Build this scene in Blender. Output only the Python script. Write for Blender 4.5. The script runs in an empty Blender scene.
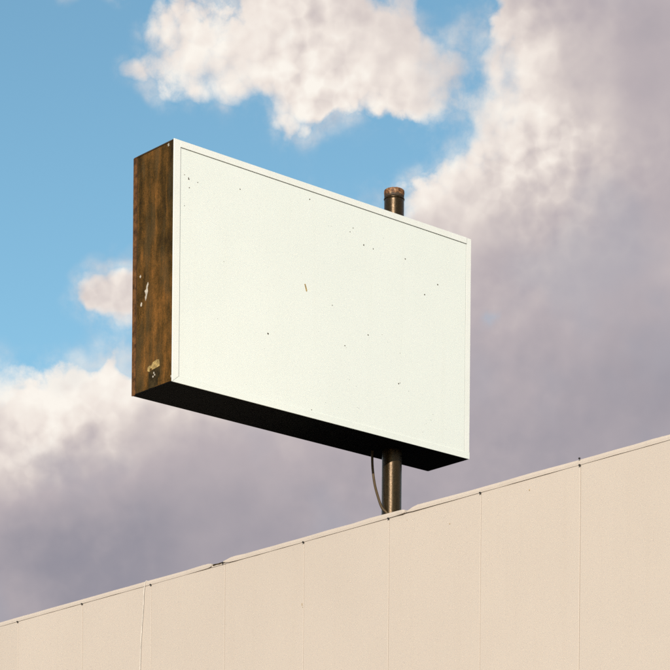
import bpy, bmesh, math, random
from mathutils import Vector, Matrix, Quaternion
R = math.radians
random.seed(7)
scene = bpy.context.scene
C = scene.collection

# ------------------------------------------------------------------ camera
CAMZ = 1.6
F_PX, HOR_PX, ROLL = 2594.115, 1181.27, 0.0087957       # measured on the 670 px frame
cam = bpy.data.cameras.new('camera')
cam.sensor_width = 36.0
cam.lens = F_PX / 670 * 36.0
cam.shift_y = (HOR_PX - 335) / 670
cam.clip_start, cam.clip_end = 0.1, 6000
cam_o = bpy.data.objects.new('camera', cam)
C.objects.link(cam_o)
cam_o.location = (0, 0, CAMZ)
cam_o.rotation_mode = 'QUATERNION'
cam_o.rotation_quaternion = Quaternion((1, 0, 0), R(90)) @ Quaternion((0, 0, 1), ROLL)
scene.camera = cam_o

# ------------------------------------------------------------------ light
SUN_EL, SUN_AZ = R(19), R(12)                            # azimuth: left of straight behind the camera
SKY_STRENGTH = 0.13
sun = bpy.data.lights.new('sun', 'SUN')
sun.energy, sun.angle, sun.color = 4.45, R(0.53), (1.0, 0.95, 0.87)
sun_o = bpy.data.objects.new('sun', sun)
C.objects.link(sun_o)
to_sun = Vector((-math.sin(SUN_AZ) * math.cos(SUN_EL), -math.cos(SUN_AZ) * math.cos(SUN_EL), math.sin(SUN_EL)))
sun_o.rotation_mode = 'QUATERNION'
sun_o.rotation_quaternion = to_sun.to_track_quat('Z', 'Y')
sun_o.location = to_sun * 60

vs = scene.view_settings
vs.view_transform, vs.look, vs.exposure, vs.gamma = 'Standard', 'None', 0.0, 1.0
vs.use_curve_mapping = False

# ------------------------------------------------------------------ node helpers
def lin(*rgb):
    return tuple(((c / 255) / 12.92 if c / 255 <= 0.04045 else ((c / 255 + 0.055) / 1.055) ** 2.4) for c in rgb)

class G:
    """tiny wrapper: every method adds a node and returns its output socket"""
    def __init__(s, tree): s.t = tree
    def node(s, kind, **kw):
        n = s.t.nodes.new(kind)
        for k, v in kw.items(): setattr(n, k, v)
        return n
    def put(s, sock, v):
        if isinstance(v, bpy.types.NodeSocket): s.t.links.new(v, sock)
        else: sock.default_value = v
    def m(s, op, a, b=0.0, c=0.0, clamp=False):
        n = s.node('ShaderNodeMath', operation=op, use_clamp=clamp)
        for i, v in enumerate((a, b, c)): s.put(n.inputs[i], v)
        return n.outputs[0]
    def v(s, op, a, b=(0, 0, 0), c=(0, 0, 0), out=0):
        n = s.node('ShaderNodeVectorMath', operation=op)
        for i, x in enumerate((a, b, c)): s.put(n.inputs[i], x)
        return n.outputs[out]
    def scale(s, a, k):
        n = s.node('ShaderNodeVectorMath', operation='SCALE')
        s.put(n.inputs[0], a); s.put(n.inputs['Scale'], k)
        return n.outputs[0]
    def xyz(s, x, y, z=0.0):
        n = s.node('ShaderNodeCombineXYZ')
        for i, q in enumerate((x, y, z)): s.put(n.inputs[i], q)
        return n.outputs[0]
    def sep(s, vec):
        n = s.node('ShaderNodeSeparateXYZ'); s.put(n.inputs[0], vec)
        return n.outputs
    def noise(s, vec, scale=1.0, detail=4.0, rough=0.5, dist=0.0, lac=2.0, out='Fac'):
        n = s.node('ShaderNodeTexNoise')
        s.put(n.inputs['Vector'], vec)
        for k, q in (('Scale', scale), ('Detail', detail), ('Roughness', rough), ('Distortion', dist), ('Lacunarity', lac)):
            s.put(n.inputs[k], q)
        return n.outputs[out]
    def ramp(s, fac, stops, interp='LINEAR'):
        n = s.node('ShaderNodeValToRGB'); s.put(n.inputs[0], fac)
        cr = n.color_ramp; cr.interpolation = interp
        while len(cr.elements) < len(stops): cr.elements.new(0.5)
        for e, (p, col) in zip(cr.elements, stops):
            e.position = p; e.color = tuple(col) + (1.0,)
        return n.outputs[0]
    def mix(s, fac, a, b, kind='MIX'):
        n = s.node('ShaderNodeMix', data_type='RGBA', blend_type=kind)
        s.put(n.inputs['Factor'], fac)
        for k, q in ((6, a), (7, b)):
            s.put(n.inputs[k], q if isinstance(q, bpy.types.NodeSocket) else tuple(q) + (1.0,))
        return n.outputs[2]
    def smooth(s, x, lo, hi):
        n = s.node('ShaderNodeMapRange', interpolation_type='SMOOTHSTEP')
        s.put(n.inputs[0], x); s.put(n.inputs[1], lo); s.put(n.inputs[2], hi)
        return n.outputs[0]

# ------------------------------------------------------------------ sky: clear Nishita sky with broken cumulus
# Cloud cover and cloud light over the sky, by bearing and elevation (in 1/2594 rad steps); away from
# these the field settles to an even broken cover.   (bearing, elevation step, reach, cover, light)
CLOUD = [
    # clear sky on the left
    (30, 60, 60, -0.9, .6), (40, 170, 70, -1.0, .6), (80, 235, 50, -.9, .6), (25, 290, 55, -.85, .6), (165, 135, 26, -.9, .6),
    (250, 160, 38, -.8, .6), (330, 168, 40, -.8, .7), (60, 30, 40, -.85, .6), (30, 335, 22, -.8, .7), (100, 333, 12, -.8, .7), (60, 330, 14, -.8, .7), (-60, 150, 80, -.8, .6),
    (150, 200, 60, -.8, .6), (250, 260, 60, -.6, .6), (215, 128, 20, -.7, .6), (125, 335, 20, -.35, .7), (90, 130, 35, -.9, .6),
    # small puffs
    (98, 298, 25, 1.75, .80), (122, 303, 20, 1.5, .78), (80, 302, 15, 1.4, .80), (107, 353, 15, .55, .78), (138, 345, 12, -.8, .7), (85, 358, 9, -.5, .7), (122, 372, 8, -.5, .7), (106, -2, 13, 1.45, .80), (124, 74, 12, 1.35, .8), (58, 8, 10, 1.0, .8),
    # upper middle cloud
    (158, 32, 18, .62, 0.80), (160, 80, 22, .75, 0.86), (152, 96, 11, .9, 0.88), (190, 98, 12, .85, 0.88), (226, 96, 11, .7, 0.88), (215, 55, 26, .62, 0.80), (205, 20, 20, .30, 0.78), (270, 40, 30, .75, 0.78),
    (285, 120, 22, 1.25, 0.88), (250, 112, 10, -.5, 0.76), (330, 85, 28, .80, 0.82), (325, 15, 34, .75, 0.68), (370, 45, 28, .72, 0.64), (395, 100, 24, .66, 0.82),
    (425, 75, 24, .55, 0.78), (450, 105, 12, .15, 0.80), (445, 45, 13, .10, 0.74), (250, -20, 30, .55, 0.66), (380, 10, 16, .35, 0.61),
    # blue gap between the two upper clouds
    (432, 12, 17, -.50, .7), (464, 45, 14, -.42, .7), (470, 85, 12, -.30, .7), (452, 130, 15, -.40, .7), (405, 150, 18, -.6, .7),
    (375, 155, 20, -.65, .7), (470, 5, 12, -.45, .7), (375, -5, 12, .15, .6),
    # big cloud on the right
    (502, 20, 22, .50, .74), (512, 75, 25, .55, .90), (488, 120, 18, .42, .84), (470, 165, 22, .45, .88), (425, 182, 20, .52, .86), (400, 184, 14, .62, .86), (384, 192, 11, .55, .84),
    (520, 140, 30, .75, .93), (560, 60, 34, .8, .70), (620, 30, 45, .95, .44), (650, 100, 40, .95, .46), (585, 120, 32, .9, .70),
    (560, 175, 34, .9, .74), (450, 215, 26, .7, .76), (500, 215, 30, .9, .70), (610, 190, 38, 1., .52), (650, 215, 30, 1., .40),
    (490, 265, 28, .9, .54), (560, 245, 38, 1., .58), (640, 270, 38, 1., .50), (495, 300, 26, .62, .48), (580, 300, 38, 1., .50),
    (650, 335, 38, 1., .36), (520, 350, 36, 1., .40), (590, 370, 38, 1., .36), (640, 400, 38, 1., .34), (500, 410, 36, 1., .36),
    (560, 430, 36, 1., .34), (730, 120, 80, .95, .5), (730, 380, 80, 1., .38), (600, -60, 60, .8, .55),
    # low cloud on the left
    (10, 385, 22, .60, .95), (45, 388, 26, .62, .97), (85, 400, 24, .62, .88), (125, 405, 22, .55, .88), (60, 425, 28, .85, .86),
    (15, 440, 26, .85, .86), (115, 440, 28, .9, .72), (160, 420, 24, .85, .66), (30, 485, 30, 1., .68), (90, 485, 32, 1., .52),
    (170, 465, 36, 1., .46), (250, 450, 36, 1., .46), (60, 530, 32, 1., .26), (20, 560, 30, 1., .22), (130, 535, 34, 1., .26),
    (210, 520, 36, 1., .32), (300, 490, 38, 1., .38), (350, 470, 36, 1., .40), (0, 600, 24, 1., .40), (100, 580, 30, 1., .24),
    (250, 560, 34, 1., .32), (430, 470, 34, 1., .38), (-70, 450, 60, .9, .7), (-60, 580, 60, 1., .4), (300, 360, 50, .4, .6), (420, 340, 50, .9, .5),
    (200, 370, 34, .3, .7), (150, 370, 16, -.1, .8), (420, 260, 40, .7, .6), (360, 215, 30, -.1, .75),
]
def field_group():
    g = bpy.data.node_groups.new('cloud_field', 'ShaderNodeTree')
    g.interface.new_socket('Direction', in_out='INPUT', socket_type='NodeSocketVector')
    for nm in ('Cover', 'Light'): g.interface.new_socket(nm, in_out='OUTPUT', socket_type='NodeSocketFloat')
    n = G(g)
    gi, go = n.node('NodeGroupInput'), n.node('NodeGroupOutput')
    d = gi.outputs[0]
    # ragged outline: bend the bearings a little with noise
    wob = n.v('SUBTRACT', n.noise(d, 30, 3, .5, out='Color'), (.5, .5, .5))
    d2 = n.v('ADD', d, n.scale(wob, .012))
    x, y, z = n.sep(d2)
    az = n.m('MULTIPLY_ADD', n.m('ARCTAN2', x, y), F_PX, 335)
    h = n.m('SQRT', n.m('ADD', n.m('MULTIPLY', x, x), n.m('MULTIPLY_ADD', y, y, 1e-4)))
    el = n.m('MULTIPLY_ADD', n.m('DIVIDE', z, h), -F_PX, HOR_PX)
    p = n.xyz(az, el)
    broken = n.noise(d, 7, 3, .5)
    w0 = 2e-3
    acc = n.xyz(n.m('MULTIPLY', n.m('MULTIPLY_ADD', broken, 3.0, -1.2), w0), n.m('MULTIPLY', .6, w0), w0)
    pp = p
    for i, (cx, cy, r, cov, lig) in enumerate(CLOUD):
        # (the tiny term only makes the nodes run one after another, which keeps the shader stack small)
        if i % 16 == 15: pp = n.v('MULTIPLY_ADD', acc, (1e-6, 1e-6, 0), p)
        dist = n.v('DISTANCE', pp, (cx, cy, 0), out=1)
        wgt = n.m('POWER', math.exp(-1 / (r * 1.25) ** 2), n.m('MULTIPLY', dist, dist))
        nn = n.node('ShaderNodeVectorMath', operation='MULTIPLY_ADD')
        nn.inputs[0].default_value = (cov, lig, 1.0)
        g.links.new(wgt, nn.inputs[1]); g.links.new(acc, nn.inputs[2])
        acc = nn.outputs[0]
    c, l, w = n.sep(acc)
    g.links.new(n.m('DIVIDE', c, w), go.inputs[0])
    g.links.new(n.m('DIVIDE', l, w), go.inputs[1])
    return g
FIELD = field_group()
def puff_group():
    """height of the billows: noise of several sizes, plus the cover"""
    g = bpy.data.node_groups.new('cloud_puff', 'ShaderNodeTree')
    g.interface.new_socket('Direction', in_out='INPUT', socket_type='NodeSocketVector')
    for nm in ('Puff', 'Shape'): g.interface.new_socket(nm, in_out='OUTPUT', socket_type='NodeSocketFloat')
    n = G(g)
    gi, go = n.node('NodeGroupInput'), n.node('NodeGroupOutput')
    d = gi.outputs[0]
    wob = n.v('SUBTRACT', n.noise(d, 60, 3, .55, out='Color'), (.5, .5, .5))
    d2 = n.v('ADD', d, n.scale(wob, .0055))
    def lobes(scale):
        vn = n.node('ShaderNodeTexVoronoi', feature='F1')
        n.put(vn.inputs['Vector'], d2); vn.inputs['Scale'].default_value = scale
        return n.m('MULTIPLY_ADD', n.m('MULTIPLY', vn.outputs['Distance'], vn.outputs['Distance']), -1.3, .36)      # round heads
    big = n.m('SUBTRACT', n.noise(d2, 30, 3, .5), .5)
    fine = n.m('SUBTRACT', n.noise(d2, 95, 8, .66), .5)
    vary = n.m('MULTIPLY_ADD', n.smooth(n.noise(d, 22, 2, .5), .36, .64), 1.10, .55)      # some reaches smooth, some full of heads
    heads = n.m('ADD', n.m('MULTIPLY', lobes(56), .30), n.m('ADD', n.m('MULTIPLY', lobes(120), .20), n.m('MULTIPLY', lobes(260), .12)))
    head = n.m('MULTIPLY_ADD', heads, vary, n.m('MULTIPLY', lobes(25), .42))
    shape = n.m('ADD', n.m('MULTIPLY', big, 1.6), head)
    g.links.new(n.m('MULTIPLY_ADD', fine, .95, shape), go.inputs[0])
    g.links.new(n.m('MULTIPLY_ADD', fine, .12, shape), go.inputs[1])
    return g
PUFF = puff_group()

world = bpy.data.worlds.new('World')
scene.world = world
world.use_nodes = True
world.cycles.sampling_method = 'NONE'
scene.cycles.max_bounces, scene.cycles.diffuse_bounces, scene.cycles.glossy_bounces = 4, 2, 2
scene.cycles.filter_width = 1.6
scene.cycles.use_denoising = False
scene.cycles.adaptive_threshold, scene.cycles.adaptive_min_samples = .012, 8
wt = world.node_tree
wt.nodes.clear()
n = G(wt)
d = n.node('ShaderNodeTexCoord').outputs['Generated']
sky = n.node('ShaderNodeTexSky', sky_type='NISHITA')
sky.sun_disc = False
sky.sun_elevation, sky.sun_rotation = SUN_EL, math.pi + SUN_AZ
sky.altitude, sky.air_density, sky.dust_density, sky.ozone_density = 50, 1.0, 0.6, 1.0
def grp(tree, vec):
    q = n.node('ShaderNodeGroup'); q.node_tree = tree
    wt.links.new(vec, q.inputs[0]); return q.outputs
f0 = grp(FIELD, d)
p0, s0 = grp(PUFF, d)[:2]
s1 = grp(PUFF, n.v('ADD', d, (-.0042, 0, .0046)))[1]      # a step towards the light, to see which flank faces it
solid = n.smooth(f0[0], .40, .85)
dens = n.m('MULTIPLY_ADD', p0, n.m('MULTIPLY_ADD', solid, -.55, .86), n.m('SUBTRACT', f0[0], .10))
alpha = n.smooth(dens, -.06, n.m('MULTIPLY_ADD', n.smooth(n.noise(d, 30, 2, .5), .35, .65), .45, .30))
veil = n.m('MULTIPLY', n.smooth(n.m('MULTIPLY_ADD', p0, .5, f0[0]), -.65, .15), n.m('MULTIPLY', n.smooth(n.noise(d, 42, 6, .6), .38, .72), .60))
alpha = n.m('MAXIMUM', alpha, veil)
thick = n.smooth(f0[0], .55, 1.05)
relief = n.m('MULTIPLY', n.m('SUBTRACT', s0, s1), n.m('MULTIPLY_ADD', n.smooth(f0[1], .42, .86), .36, n.m('MULTIPLY_ADD', thick, -.08, .16)))
broad = n.noise(d, 16, 4, .55)
rim = n.m('MULTIPLY', n.smooth(dens, .95, .15), .13)                     # thin outskirts let more light through
light = n.m('ADD', n.m('ADD', f0[1], rim), n.m('ADD', relief, n.m('MULTIPLY_ADD', broad, .30, -.15)), clamp=True)
col = n.ramp(light, [(0.0, lin(124, 127, 145)), (.25, lin(154, 150, 160)), (.48, lin(186, 176, 180)), (.70, lin(216, 205, 201)),
                     (.86, lin(240, 230, 222)), (1.0, lin(252, 246, 237))])
cool = n.smooth(n.noise(n.v('ADD', d, (3, 1, 2)), 22, 3, .5), .50, .72)
col = n.mix(n.m('MULTIPLY', cool, .32), col, lin(158, 164, 178), 'MIX')
skyc = n.mix(n.smooth(n.sep(d)[2], .03, .19), sky.outputs[0], (.85, 1.15, 1.11), 'MULTIPLY')      # clear upper air; the horizon keeps its own haze
tot = n.mix(alpha, skyc, n.scale(col, 1 / SKY_STRENGTH))
bg = n.node('ShaderNodeBackground')
wt.links.new(tot, bg.inputs[0])
bg.inputs[1].default_value = SKY_STRENGTH
wo_ = n.node('ShaderNodeOutputWorld')
wt.links.new(bg.outputs[0], wo_.inputs[0])

# ------------------------------------------------------------------ materials
def material(name):
    m = bpy.data.materials.new(name); m.use_nodes = True
    m.node_tree.nodes.clear()
    g = G(m.node_tree)
    b = g.node('ShaderNodeBsdfPrincipled'); o = g.node('ShaderNodeOutputMaterial')
    m.node_tree.links.new(b.outputs[0], o.inputs[0])
    return m, g, b
def bump(g, b, h, strength=.2, dist=.01):
    n_ = g.node('ShaderNodeBump'); g.put(n_.inputs['Height'], h)
    n_.inputs['Strength'].default_value = strength; n_.inputs['Distance'].default_value = dist
    g.t.links.new(n_.outputs[0], b.inputs['Normal'])
def objco(g, sc=(1, 1, 1)):
    return g.v('MULTIPLY', g.node('ShaderNodeTexCoord').outputs['Object'], sc)
def mat_paint(name, a, b_, rough=.5, sc=3.0, bs=.05, spec=.35, dirt=.10, tone=0.0):
    m, g, b = material(name)
    info = g.node('ShaderNodeObjectInfo').outputs['Random']
    co = g.v('ADD', objco(g), g.scale((7.3, 3.1, 5.7), g.m('MULTIPLY', info, 10.0)))
    f = g.noise(co, sc, 6, .6)
    fine = g.noise(co, sc * 40, 3, .6)
    c = g.mix(g.smooth(f, .3, .7), a, b_)
    c = g.mix(g.m('MULTIPLY', g.smooth(fine, .45, .8), .05), c, tuple(x * .75 for x in a))
    run = g.noise(g.v('MULTIPLY', co, (9, 9, .35)), 1, 4, .6)
    c = g.mix(g.m('MULTIPLY', g.smooth(run, .5, .75), dirt), c, tuple(x * k for x, k in zip(a, (.80, .76, .70))))
    c = g.scale(c, g.m('MULTIPLY_ADD', info, -tone, 1.0 + tone / 2))
    g.t.links.new(c, b.inputs['Base Color'])
    b.inputs['Roughness'].default_value = rough
    b.inputs['Specular IOR Level'].default_value = spec
    bump(g, b, g.m('ADD', g.noise(co, .9, 2, .5), g.m('MULTIPLY', fine, .0015)), bs, .05)
    return m
M = {}
M['face'] = mat_paint('white_sheet_paint', (.787, .803, .735), (.768, .786, .718), .5, 1.4, .06, .35, .07)
M['frame'] = mat_paint('white_frame_paint', (.81, .805, .745), (.78, .78, .71), .5, 3, .05)
M['wall'] = mat_paint('beige_wall_paint', (.556, .470, .394), (.542, .457, .383), .62, 1.1, .05, .25, .06, .025)
M['cap'] = mat_paint('beige_flashing_paint', (.568, .480, .405), (.550, .464, .390), .55, 3.0, .08, .3)
def simple(name, c, rough=.6, metal=0.0, spec=.5, var=.25, sc=8):
    m, g, b = material(name)
    co = objco(g)
    f = g.noise(co, sc, 6, .65)
    g.t.links.new(g.mix(g.smooth(f, .3, .72), tuple(x * (1 - var) for x in c), tuple(x * (1 + var) for x in c)), b.inputs['Base Color'])
    b.inputs['Roughness'].default_value = rough; b.inputs['Metallic'].default_value = metal
    b.inputs['Specular IOR Level'].default_value = spec
    bump(g, b, g.noise(co, sc * 6, 4, .6), .15, .003)
    return m
M['black'] = simple('shade_black_underside', (.0025, .0024, .0018), .9, 0, .1)  # the underside's deep shade, put into a near-black base colour
M['dark'] = simple('dark_gap', (.05, .034, .02), .9, 0, .1)
M['grey'] = simple('grey_galvanised', (.30, .30, .29), .5, .5)
M['rubber'] = simple('brown_rubber', (.075, .046, .018), .55, 0, .3)
M['bolt'] = simple('dark_bolt', (.012, .010, .008), .6)
M['flake'] = simple('pale_paint_flake', (.46, .40, .32), .6, 0, .3, .3, 30)
M['sticker'] = simple('yellowed_label', (.36, .24, .085), .6, 0, .3, .45, 25)
M['brown_patch'] = simple('dark_brown_patch', (.034, .022, .008), .85, 0, .1, .6, 16)
M['speck'] = simple('rust_speck', (.07, .05, .03), .8, 0, .2)
M['tar'] = simple('tar_roof', (.045, .043, .042), .9, 0, .2, .3, 2)
M['cord'] = simple('white_cord', (.72, .65, .57), .5, 0, .3)
M['asphalt'] = simple('asphalt', (.05, .05, .052), .9, 0, .2, .3, .8)
M['concrete'] = simple('concrete', (.30, .285, .26), .85, 0, .2, .2, 1.5)

PY_SIGN = .6749 / 2
def mat_rust():
    m, g, b = material('streaked_rust')
    t = g.node('ShaderNodeTexCoord').outputs['Object']
    warp = g.v('ADD', t, g.scale(g.v('SUBTRACT', g.noise(t, 5, 3, .5, out='Color'), (.5, .5, .5)), .05))
    streak = g.noise(g.v('MULTIPLY', warp, (1, 11, .75)), 1, 5, .55)
    fine = g.noise(g.v('MULTIPLY', warp, (1, 19, 6)), 1, 6, .68)
    blot = g.noise(g.v('MULTIPLY', t, (1, 1.5, 1)), 4.2, 6, .62)
    grit = g.noise(t, 48, 4, .7)
    f = g.m('ADD', g.m('MULTIPLY', streak, .54), g.m('ADD', g.m('MULTIPLY', blot, .56), g.m('MULTIPLY_ADD', fine, .20, -.155)))
    f = g.m('ADD', f, g.m('MULTIPLY', g.m('SUBTRACT', grit, .5), .30))
    zl = g.m('ADD', g.sep(warp)[2], -1.685)
    f = g.m('ADD', f, g.m('MULTIPLY', g.m('MULTIPLY', g.smooth(zl, 1.5, .7), g.smooth(zl, .05, .35)), .085))
    # runs of heavier rust along the front and rear folds
    yl = g.m('ADD', g.sep(warp)[1], PY_SIGN)
    fold = g.m('ADD', g.smooth(yl, .15, .05), g.m('MULTIPLY', g.smooth(yl, .49, .59), .8))
    f = g.m('SUBTRACT', f, g.m('MULTIPLY', fold, .085))
    c = g.ramp(f, [(.32, (.020, .012, .004)), (.46, (.058, .030, .007)), (.56, (.112, .052, .012)), (.67, (.19, .080, .018)), (.80, (.34, .16, .04))])
    # thinned grey-brown primer high up at the back corner
    yv = g.sep(t)[1]
    grey = g.m('MULTIPLY', g.smooth(g.noise(g.v('MULTIPLY', t, (1, 7, 1.5)), 1, 4, .6), .46, .62), .55)
    c = g.mix(grey, c, (.060, .042, .018))
    g.t.links.new(c, b.inputs['Base Color'])
    b.inputs['Roughness'].default_value = .8
    b.inputs['Specular IOR Level'].default_value = .08
    bump(g, b, g.m('ADD', fine, grit), .35, .004)
    return m
M['rust'] = mat_rust()
M['rust_edge'] = simple('rust_edge', (.115, .048, .014), .8, 0, .2, .6, 14)
def mat_pole():
    m, g, b = material('brown_painted_pole')
    t = g.node('ShaderNodeTexCoord').outputs['Object']
    grit = g.noise(t, 55, 5, .7)
    run = g.noise(g.v('MULTIPLY', t, (14, 14, 1.2)), 1, 5, .6)
    c = g.mix(g.smooth(run, .35, .7), (.008, .0055, .0018), (.022, .0135, .005))
    c = g.mix(g.m('MULTIPLY', g.smooth(grit, .5, .75), .5), c, (.045, .024, .009))
    g.t.links.new(c, b.inputs['Base Color'])
    b.inputs['Metallic'].default_value = .0
    b.inputs['Specular IOR Level'].default_value = .48
    b.inputs['Specular Tint'].default_value = (1.0, .70, .45, 1)
    g.t.links.new(g.m('MULTIPLY_ADD', grit, .24, .20), b.inputs['Roughness'])
    bump(g, b, grit, .35, .004)
    return m
M['pole'] = mat_pole()
TOP_Z = 2.815 + 7.885 - (6.821 - .62)
def mat_collar():
    m, g, b = material('peeling_pole_top')
    t = g.node('ShaderNodeTexCoord').outputs['Object']
    f = g.noise(t, 30, 5, .65)
    c = g.ramp(f, [(.30, (.03, .014, .004)), (.46, (.12, .045, .011)), (.58, (.27, .125, .045)), (.70, (.50, .36, .22))])
    zt = g.m('MULTIPLY_ADD', g.m('SUBTRACT', g.noise(g.v('MULTIPLY', t, (22, 22, 9)), 1, 4, .6), .5), .11, g.sep(t)[2])
    c = g.mix(g.smooth(zt, TOP_Z - .070, TOP_Z - .055), (.045, .024, .009), c)       # paint peeled back from the rim
    g.t.links.new(c, b.inputs['Base Color'])
    b.inputs['Roughness'].default_value = .7
    bump(g, b, f, .5, .006)
    return m
M['collar'] = mat_collar()

# ------------------------------------------------------------------ mesh helpers
def link(name, bm, mat, parent=None, smooth=False):
    bmesh.ops.recalc_face_normals(bm, faces=bm.faces)
    me = bpy.data.meshes.new(name)
    bm.to_mesh(me); bm.free()
    me.materials.append(M[mat])
    if smooth:
        for p in me.polygons: p.use_smooth = True
    o = bpy.data.objects.new(name, me)
    C.objects.link(o)
    if parent: o.parent = parent
    return o
def box(x0, x1, y0, y1, z0, z1, bev=0.0, seg=1, bm=None):
    out = bm or bmesh.new()
    b = bmesh.new()
    bmesh.ops.create_cube(b, size=1.0)
    for v in b.verts:
        v.co = Vector(((x0 + x1) / 2 + v.co.x * (x1 - x0), (y0 + y1) / 2 + v.co.y * (y1 - y0), (z0 + z1) / 2 + v.co.z * (z1 - z0)))
    if bev: bmesh.ops.bevel(b, geom=b.edges[:], offset=bev, segments=seg, affect='EDGES')
    me = bpy.data.meshes.new('tmp'); b.to_mesh(me); b.free()
    out.from_mesh(me); bpy.data.meshes.remove(me)
    return out
def prism(pts, axis, a, b_, bev=0.0):
    """extrude a polygon; axis 'x' or 'y' is the extrusion axis, pts are the other two coordinates"""
    bm = bmesh.new()
    mk = (lambda p, t: (t, p[0], p[1])) if axis == 'x' else (lambda p, t: (p[0], t, p[1]))
    lo = [bm.verts.new(mk(p, a)) for p in pts]
    hi = [bm.verts.new(mk(p, b_)) for p in pts]
    bm.faces.new(lo); bm.faces.new(hi[::-1])
    for i in range(len(pts)):
        j = (i + 1) % len(pts)
        bm.faces.new((lo[i], hi[i], hi[j], lo[j]))
    if bev: bmesh.ops.bevel(bm, geom=bm.edges[:], offset=bev, segments=1, affect='EDGES')
    return bm
def lathe(prof, cx, cy, seg=48, wob=0.0):
    bm = bmesh.new(); rings = []
    for (r, z) in prof:
        rings.append([bm.verts.new((cx + (r + random.uniform(-wob, wob)) * math.cos(2 * math.pi * k / seg),
                                    cy + (r + random.uniform(-wob, wob)) * math.sin(2 * math.pi * k / seg),
                                    z + random.uniform(-wob, wob))) for k in range(seg)])
    for a, b_ in zip(rings, rings[1:]):
        for k in range(seg): bm.faces.new((a[k], a[(k + 1) % seg], b_[(k + 1) % seg], b_[k]))
    bm.faces.new(rings[0][::-1]); bm.faces.new(rings[-1])
    return bm
def tube(pts, r, seg=10, sub=6):
    P = [Vector(p) for p in pts]; Q = []
    for i in range(len(P) - 1):                           # Catmull-Rom through the points
        p0_, p1_, p2_, p3_ = P[max(i - 1, 0)], P[i], P[i + 1], P[min(i + 2, len(P) - 1)]
        for k in range(sub):
            t = k / sub
            Q.append(.5 * ((2 * p1_) + (-p0_ + p2_) * t + (2 * p0_ - 5 * p1_ + 4 * p2_ - p3_) * t * t + (-p0_ + 3 * p1_ - 3 * p2_ + p3_) * t ** 3))
    Q.append(P[-1])
    bm = bmesh.new(); rings = []
    for i, q in enumerate(Q):
        tan = (Q[min(i + 1, len(Q) - 1)] - Q[max(i - 1, 0)]).normalized()
        ref = Vector((1, 0, 0)) if abs(tan.x) < .9 else Vector((0, 1, 0))
        a = tan.cross(ref).normalized(); b_ = tan.cross(a)
        rings.append([bm.verts.new(q + r * (a * math.cos(2 * math.pi * k / seg) + b_ * math.sin(2 * math.pi * k / seg))) for k in range(seg)])
    for a, b_ in zip(rings, rings[1:]):
        for k in range(seg): bm.faces.new((a[k], a[(k + 1) % seg], b_[(k + 1) % seg], b_[k]))
    bm.faces.new(rings[0][::-1]); bm.faces.new(rings[-1])
    return bm
def thing(name, label, cat, loc, rz, group=None):
    o = bpy.data.objects.new(name, None); C.objects.link(o)
    o.location = loc; o.rotation_euler = (0, 0, rz)
    o['label'] = label; o['category'] = cat
    if group: o['group'] = group
    return o
def tag(o, label=None, cat=None, kind=None):
    if label: o['label'] = label
    if cat: o['category'] = cat
    if kind: o['kind'] = kind
    return o

# ------------------------------------------------------------------ the measured frame
YAW = 0.715391
WV = Vector((math.cos(YAW), math.sin(YAW), 0))            # along the sign's width, into the building
DV = Vector((-math.sin(YAW), math.cos(YAW), 0))           # along the wall, away from the camera
P0 = Vector((-1.677523, 25.610048, 7.885120 + CAMZ))      # front bottom left corner of the sign
W, D, H = 4.0778, 0.6749, 2.4
WALL_OFF = 2.2                                            # the wall stands this far along WV
SEAM0, PITCH = 5.93486, 1.342425
Z_LINE, Z_TOP = 6.770 + CAMZ, 6.821 + CAMZ                # lower and upper edge of the parapet flashing
Z_ROOF = Z_TOP - .62

# ------------------------------------------------------------------ ground
def ground():
    bm = bmesh.new()
    bmesh.ops.create_circle(bm, cap_ends=True, segments=96, radius=3000)
    tag(link('ground', bm, 'asphalt'), kind='structure')
ground()
base = P0 + WV * WALL_OFF; base.z = 0
pv = link('pavement', box(-3.2, -.06, -26, 20, .0041, .125, .012), 'concrete')
pv.location = base; pv.rotation_euler = (0, 0, YAW); tag(pv, kind='structure')

# ------------------------------------------------------------------ building
bld = thing('warehouse', 'low flat-roofed building with beige metal panel wall and thin parapet flashing', 'building', base, YAW)
N0, N1 = -9, 22
y_far, y_near = SEAM0 - PITCH * N0, SEAM0 - PITCH * N1
link('wall_core', box(.047, 16, y_near + .02, y_far - .02, 0, Z_ROOF - .06), 'concrete', bld)
link('roof', box(.2, 16.05, y_near + .03, y_far - .03, Z_ROOF - .055, Z_ROOF, .01), 'tar', bld)
link('parapet', box(.048, .196, y_near + .025, y_far - .025, Z_ROOF - .05, Z_LINE + .004), 'concrete', bld)
rnd = random.Random(3)
# metal wall panels
def panel_mesh(wid, seed):
    return box(0, .040, -wid / 2, wid / 2, .14, Z_LINE - .001, .003)
protos = []
for k in range(N0, N1):
    yc = SEAM0 - PITCH * (k + .5)
    if len(protos) < 5:
        o = link('wall_panel', panel_mesh(PITCH - .008, 11 + k), 'wall', bld)
        protos.append(o)
    else:
        o = protos[k % 5].copy(); C.objects.link(o)
    o.location = (rnd.uniform(-.0012, .0012), yc, 0)

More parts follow.
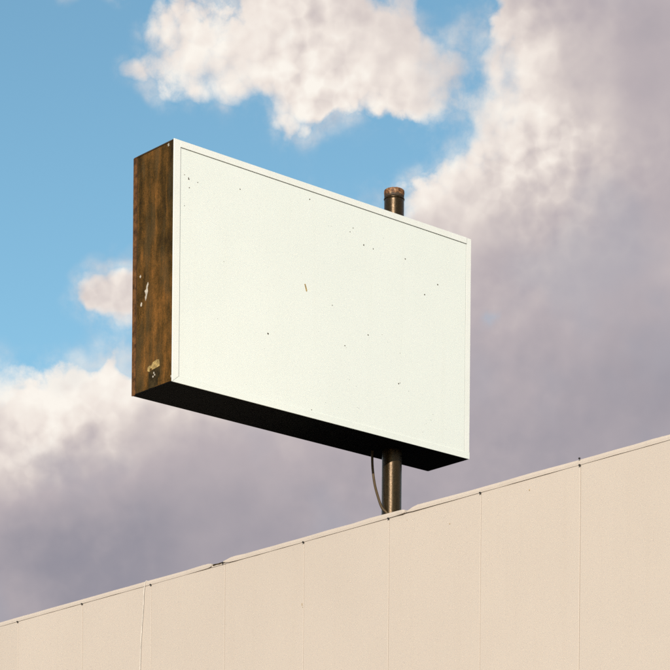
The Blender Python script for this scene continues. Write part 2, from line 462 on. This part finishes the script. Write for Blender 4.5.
# parapet flashing in three lengths: the joints are bent and open
def flashing(st):
    """st: stations (y, top z, front stand-off, lower z)"""
    bm = bmesh.new(); rings = []
    for (y, zt, p, zl) in st:
        rings.append([bm.verts.new(q) for q in ((-p, y, zl), (-p - .0015, y, (zl + zt) / 2), (-p + .001, y, zt - .004), (-p + .005, y, zt),
                                                (.30, y, zt + .012), (.30, y, zt - .05), (.29, y, zt - .05), (.29, y, zt), (.001, y, zt - .012), (.001, y, zl))])
    for a, b_ in zip(rings, rings[1:]):
        for k in range(10): bm.faces.new((a[k], a[(k + 1) % 10], b_[(k + 1) % 10], b_[k]))
    bm.faces.new(rings[0][::-1]); bm.faces.new(rings[-1])
    return bm
r2 = random.Random(5)
def stations(a, b_, first=(), last=()):
    st = list(first); y = a
    while y > b_:
        st.append((y, Z_TOP + r2.uniform(-.0015, .0015), (.0018 + .009 * r2.random() ** 2.2), Z_LINE + r2.uniform(-.0012, .0012)))
        y -= .22
    return st + list(last)
c6 = CAMZ
flash = []
flash.append(stations(y_far, 2.42, last=[(2.30, 6.822 + c6, .012, Z_LINE), (2.20, 6.820 + c6, .013, Z_LINE + .001), (2.15, 6.813 + c6, .016, Z_LINE + .006), (2.125, 6.803 + c6, .019, Z_LINE + .012)]))
flash.append(stations(1.55, -.40, first=[(1.915, 6.800 + c6, .020, 6.788 + c6), (1.87, 6.807 + c6, .019, 6.778 + c6), (1.80, 6.822 + c6, .014, Z_LINE + .002), (1.72, 6.825 + c6, .012, Z_LINE)],
                      last=[(-.48, 6.826 + c6, .007, Z_LINE), (-.72, 6.822 + c6, .009, Z_LINE), (-.90, 6.819 + c6, .012, Z_LINE + .001), (-1.00, 6.812 + c6, .023, Z_LINE + .002), (-1.032, 6.803 + c6, .022, Z_LINE + .006)]))
flash.append(stations(-1.5, y_near, first=[(-1.050, 6.789 + c6, .012, 6.775 + c6), (-1.09, 6.800 + c6, .013, 6.773 + c6), (-1.14, 6.814 + c6, .014, Z_LINE), (-1.21, 6.824 + c6, .014, Z_LINE), (-1.33, 6.823 + c6, .012, Z_LINE)],
                      last=[(y_near, Z_TOP, .012, Z_LINE)]))
for st in flash: link('parapet_flashing', flashing(st), 'cap', bld, False)
# torn joint: rusted sheet showing through, with a bent beige lip in front
def torn():
    pts = [(2.16, 6.770), (2.17, 6.800), (2.10, 6.802), (2.03, 6.797), (1.97, 6.800), (1.90, 6.802), (1.83, 6.806), (1.82, 6.790), (1.88, 6.780), (1.95, 6.772)]
    link('rusted_sheet', prism([(y, z + c6) for y, z in pts], 'x', .001, .02), 'brown_patch', bld)['label'] = 'rusted dark gap in the torn parapet flashing'
    lip = [(2.14, 6.769), (2.13, 6.786), (2.10, 6.777), (2.05, 6.781), (1.99, 6.776), (1.95, 6.783), (1.91, 6.776), (1.87, 6.786), (1.83, 6.778), (1.80, 6.769)]
    link('bent_lip', prism([(y, z + c6) for y, z in lip], 'x', -.007, -.003), 'cap', bld)
torn()
# dark bolt heads where the seams meet the flashing
bolt0 = None
spots = [(SEAM0 - PITCH * k, Z_LINE - .005, .016) for k in range(N0 + 1, N1) if k != 3] + [(SEAM0 - PITCH * 7, Z_TOP + .006, .018), (SEAM0 - PITCH * 3 + .02, 6.781 + c6, .022)]
for (y, z, p) in spots:
    if bolt0 is None:
        bm = bmesh.new()
        bmesh.ops.create_cone(bm, cap_ends=True, segments=6, radius1=.0105, radius2=.0085, depth=.012, matrix=Matrix.Rotation(R(-90), 4, 'Y'))
        o = bolt0 = link('bolt', bm, 'bolt', bld)
    else:
        o = bolt0.copy(); C.objects.link(o)
    o.location = (-p, y, z)
# small dents and scuffs on the wall
def scuffs():
    bm = bmesh.new()
    for (y, z, sy, sz) in [(-1.68, 6.545, .018, .010), (-2.79, 6.665, .012, .02), (-2.79, 6.66, .01, .008), (.585, 6.11, .008, .035), (.575, 6.08, .006, .01), (-1.05, 6.70, .01, .004)]:
        v = [bm.verts.new((-.0045, y + sy * .5 * math.cos(t) * random.uniform(.6, 1.1), z + c6 + sz * .5 * math.sin(t) * random.uniform(.6, 1.1))) for t in [k * math.pi / 4 for k in range(8)]]
        bm.faces.new(v)
    g = bmesh.ops.extrude_face_region(bm, geom=bm.faces[:])
    for q in g['geom']:
        if isinstance(q, bmesh.types.BMVert): q.co.x += .0015
    o = link('scuff_marks', bm, 'sticker', bld); o['kind'] = 'stuff'
scuffs()

# pale cord hanging over the flashing
cp = [(.05, 3.335, 6.824), (.0, 3.338, 6.826), (-.009, 3.342, 6.818), (-.014, 3.352, 6.79), (-.022, 3.363, 6.70), (-.018, 3.374, 6.557), (-.018, 3.381, 6.477), (-.017, 3.398, 6.343),
      (-.018, 3.413, 6.163), (-.017, 3.423, 5.993), (-.018, 3.427, 5.845), (-.018, 3.430, 5.4), (-.018, 3.415, 4.8), (-.018, 3.42, 4.2)]
co_ = link('cord', tube([(x, y, z + c6) for x, y, z in cp], .0033, 6, 5), 'cord', None, True)
co_.location = base; co_.rotation_euler = (0, 0, YAW)
tag(co_, 'thin white cord hanging down the beige panel wall from the parapet', 'cord')

# ------------------------------------------------------------------ rooftop sign
PX, PY = 3.238, D / 2                                     # pole axis inside the cabinet
root = P0 + WV * PX + DV * PY; root.z = Z_ROOF
sign = thing('rooftop_sign', 'blank white box sign with rusty side on a brown pole above the roof', 'sign', root, YAW)
OFF = Vector((-PX, -PY, P0.z - Z_ROOF))                   # sign corner frame -> sign empty
def part(name, bm, mat, parent=sign, smooth=False, label=None):
    bmesh.ops.translate(bm, verts=bm.verts, vec=OFF)
    o = link(name, bm, mat, parent, smooth)
    if label: o['label'] = label
    return o
LS, TS, RS, BS = .082, .066, .072, .066                   # widths of the retaining strips
# cabinet sheets
part('back_panel', box(.004, W - .004, D - .012, D - .002, .004, H - .004), 'grey')
part('top_panel', box(.004, W - .004, .013, D - .013, H - .010, H - .003), 'rust_edge')
part('right_side_panel', box(W - .012, W - .003, .013, D - .013, .006, H - .011), 'rust')
bp = part('bottom_panel', box(.003, W - .003, .013, D - .0125, .001, .010), 'black', label='underside of the sign box, painted black to stand in for shade')
part('bottom_flange', box(.01, W - .02, D - .004, D + .008, -.006, .03, .002), 'black', bp) if False else None
part('backing_panel', box(.013, W - .013, .026, .034, .011, H - .011), 'dark')
# the face and its strips
face = part('face_panel', box(LS + .0045, W - RS - .0012, .011, .025, BS + .002, H - TS - .003, .0015), 'face', label='plain white painted sign face')
def strip(pts, y0=0.0, y1=.012): return prism(pts, 'y', y0, y1, .0015)
part('frame_strip', strip([(0, .0), (0, H), (LS, H), (LS, BS)], .001), 'frame')
part('frame_strip', strip([(LS + .001, H - TS), (LS + .001, H), (W - RS - .001, H), (W - RS - .001, H - TS)], .0015), 'frame')
part('frame_strip', strip([(W - RS, BS + .012), (W - RS, H), (W, H), (W, BS + .012)], .009), 'frame')
part('frame_strip', strip([(.003, 0), (LS + .002, BS), (W - RS - .001, BS), (W - RS, BS + .0105), (W, BS + .0105), (W, 0)], .004), 'face')
# rusty left side: a recessed sheet between a rear lip and a front return
side = part('side_panel', box(.006, .0125, .016, .606, .004, H - .004), 'rust', label='brown rust-streaked metal side of the sign box')
part('rear_lip', box(0.0, .012, .618, D - .001, .0, H - .008, .002), 'rust_edge', side)
part('rear_gap', box(.009, .0125, .6065, .6175, .006, H - .012), 'dark', side)
part('front_return', box(.001, .011, .0125, .0155, .012, H - .003), 'dark', side)
part('top_fold', box(.0015, .0055, .017, .605, H - .016, H - .003, .001), 'dark', side)
def flake(pts, mat, name, x0=.0015, th=.004, par=side, lab=None):
    o = part(name, prism(pts, 'x', x0, x0 + th), mat, par)
    if lab: o['label'] = lab
flake([(.455, .905), (.462, .945), (.450, .965), (.470, 1.01), (.445, 1.02), (.440, 1.05), (.415, 1.085), (.408, 1.06), (.422, 1.03), (.418, .99), (.432, .96), (.440, .93)], 'flake', 'paint_flake', lab='pale patch of old paint left on the rusty side')
flake([(.530, .865), (.540, .885), (.525, .91), (.512, .90), (.518, .87)], 'flake', 'paint_flake')
flake([(.545, 1.155), (.556, 1.175), (.540, 1.188), (.532, 1.165)], 'flake', 'paint_flake')
flake([(.025, .040), (.030, .062), (.016, .066), (.018, .045)], 'flake', 'paint_flake')
flake([(.100, H - .055), (.110, H - .03), (.09, H - .022), (.085, H - .05)], 'flake', 'paint_flake')
flake([(.412, .192), (.408, .228), (.385, .238), (.345, .236), (.322, .262), (.260, .274), (.222, .268), (.212, .200), (.262, .194), (.335, .188), (.338, .206), (.376, .208), (.378, .178)], 'sticker', 'torn_label', lab='torn yellowed label near the bottom of the rusty side')
flake([(.395, .012), (.390, .18), (.335, .184), (.215, .192), (.212, .105), (.24, .09), (.245, .02)], 'brown_patch', 'patch_below_label', .004, .0021)  # dark brown patch just below the torn label
for (y, z) in ((.305, .152), (.318, .118), (.29, .13)):
    flake([(y - .008, z - .008), (y + .006, z - .010), (y + .009, z + .007), (y - .005, z + .010)], 'flake', 'paint_flake')
# specks and nicks on the face
def specks():
    bm = bmesh.new(); r = random.Random(9)
    S = [(0.14, 2.076, 5), (0.194, 2.048, 9), (.19, 2.06, 6), (0.306, 2.044, 6), (0.201, 1.964, 7), (0.847, 2.115, 7), (0.143, 1.771, 5), (2.324, 2.05, 6), (2.368, 2.1, 6), (2.517, 1.958, 9), (2.651, 1.951, 7),
         (3.109, 1.955, 8), (3.586, 1.792, 9), (3.395, 1.639, 9), (1.23, 0.743, 11), (1.768, 2.249, 8), (2.089, 1.228, 6), (2.591, 1.029, 8), (2.267, 0.846, 6), (2.285, .83, 4), (3.03, 0.608, 8), (1.818, 0.085, 6), (3.05, .62, 5)]
    S += [(r.uniform(.2, W - .2), r.uniform(.15, H - .2), r.uniform(2, 4)) for _ in range(26)]
    def blob(x, z, sx, sz):
        bm.faces.new([bm.verts.new((x + sx * math.cos(t) * r.uniform(.6, 1.15), .0105, z + sz * math.sin(t) * r.uniform(.6, 1.15))) for t in [k * math.pi / 4 for k in range(8)]])
    for (x, z, q) in S: blob(x, z, q * .0012, q * .0010)
    g = bmesh.ops.extrude_face_region(bm, geom=bm.faces[:])
    for q in g['geom']:
        if isinstance(q, bmesh.types.BMVert): q.co.y += .0015
    o = part('paint_nicks', bm, 'speck', face); o['kind'] = 'stuff'
    bm = bmesh.new()
    o = part('scratch', prism([(1.705, 1.36), (1.72, 1.365), (1.735, 1.33), (1.745, 1.30), (1.735, 1.285), (1.725, 1.30), (1.715, 1.335)], 'y', .0098, .0115), 'sticker', face)
    bm.free()
specks()
# pole and its top
PR = .1075
zr = Z_ROOF - P0.z
pole = part('pole', lathe([(PR, zr), (PR, zr + .02), (PR, -1.0), (PR, 0), (PR, 2.0), (PR, 2.69), (PR, 2.704), (PR - .001, 2.705)], PX, PY, 64), 'pole', sign, True)
cr = part('collar', lathe([(PR - .002, 2.698), (PR + .004, 2.704), (PR + .0055, 2.711), (PR + .004, 2.718), (PR - .002, 2.726)], PX, PY, 64, .0012), 'pole', pole, True)
part('pole_top', lathe([(PR - .001, 2.7261), (PR + .0005, 2.755), (PR + .003, 2.775), (PR + .002, 2.802), (PR - .010, 2.812), (.02, 2.818)], PX, PY, 64, .0016), 'collar', pole, False, 'peeling rusty rim at the top of the pole')
part('base_plate', box(PX - .25, PX + .25, PY - .25, PY + .25, zr + .0005, zr + .02, .004), 'grey', pole)
# cable looping from the underside to the pole
cpts = []
ys = (math.sin(YAW), math.cos(YAW))                       # view axis in the sign's frame
xs = (math.cos(YAW), -math.sin(YAW))                      # sideways in the sign's frame
for (off, tow, z) in [(-.212, 0, .03), (-.212, 0, -.08), (-.206, .01, -.206), (-.184, .03, -.367), (-.150, .07, -.507), (-.107, .105, -.636), (-.055, .122, -.70), (.0, .124, -.78), (.02, .123, -1.0), (.02, .123, zr + .02)]:
    cpts.append((PX + xs[0] * off - ys[0] * tow, PY + xs[1] * off - ys[1] * tow, z))
part('cable', tube(cpts, .0140, 10, 6), 'rubber', sign, True)
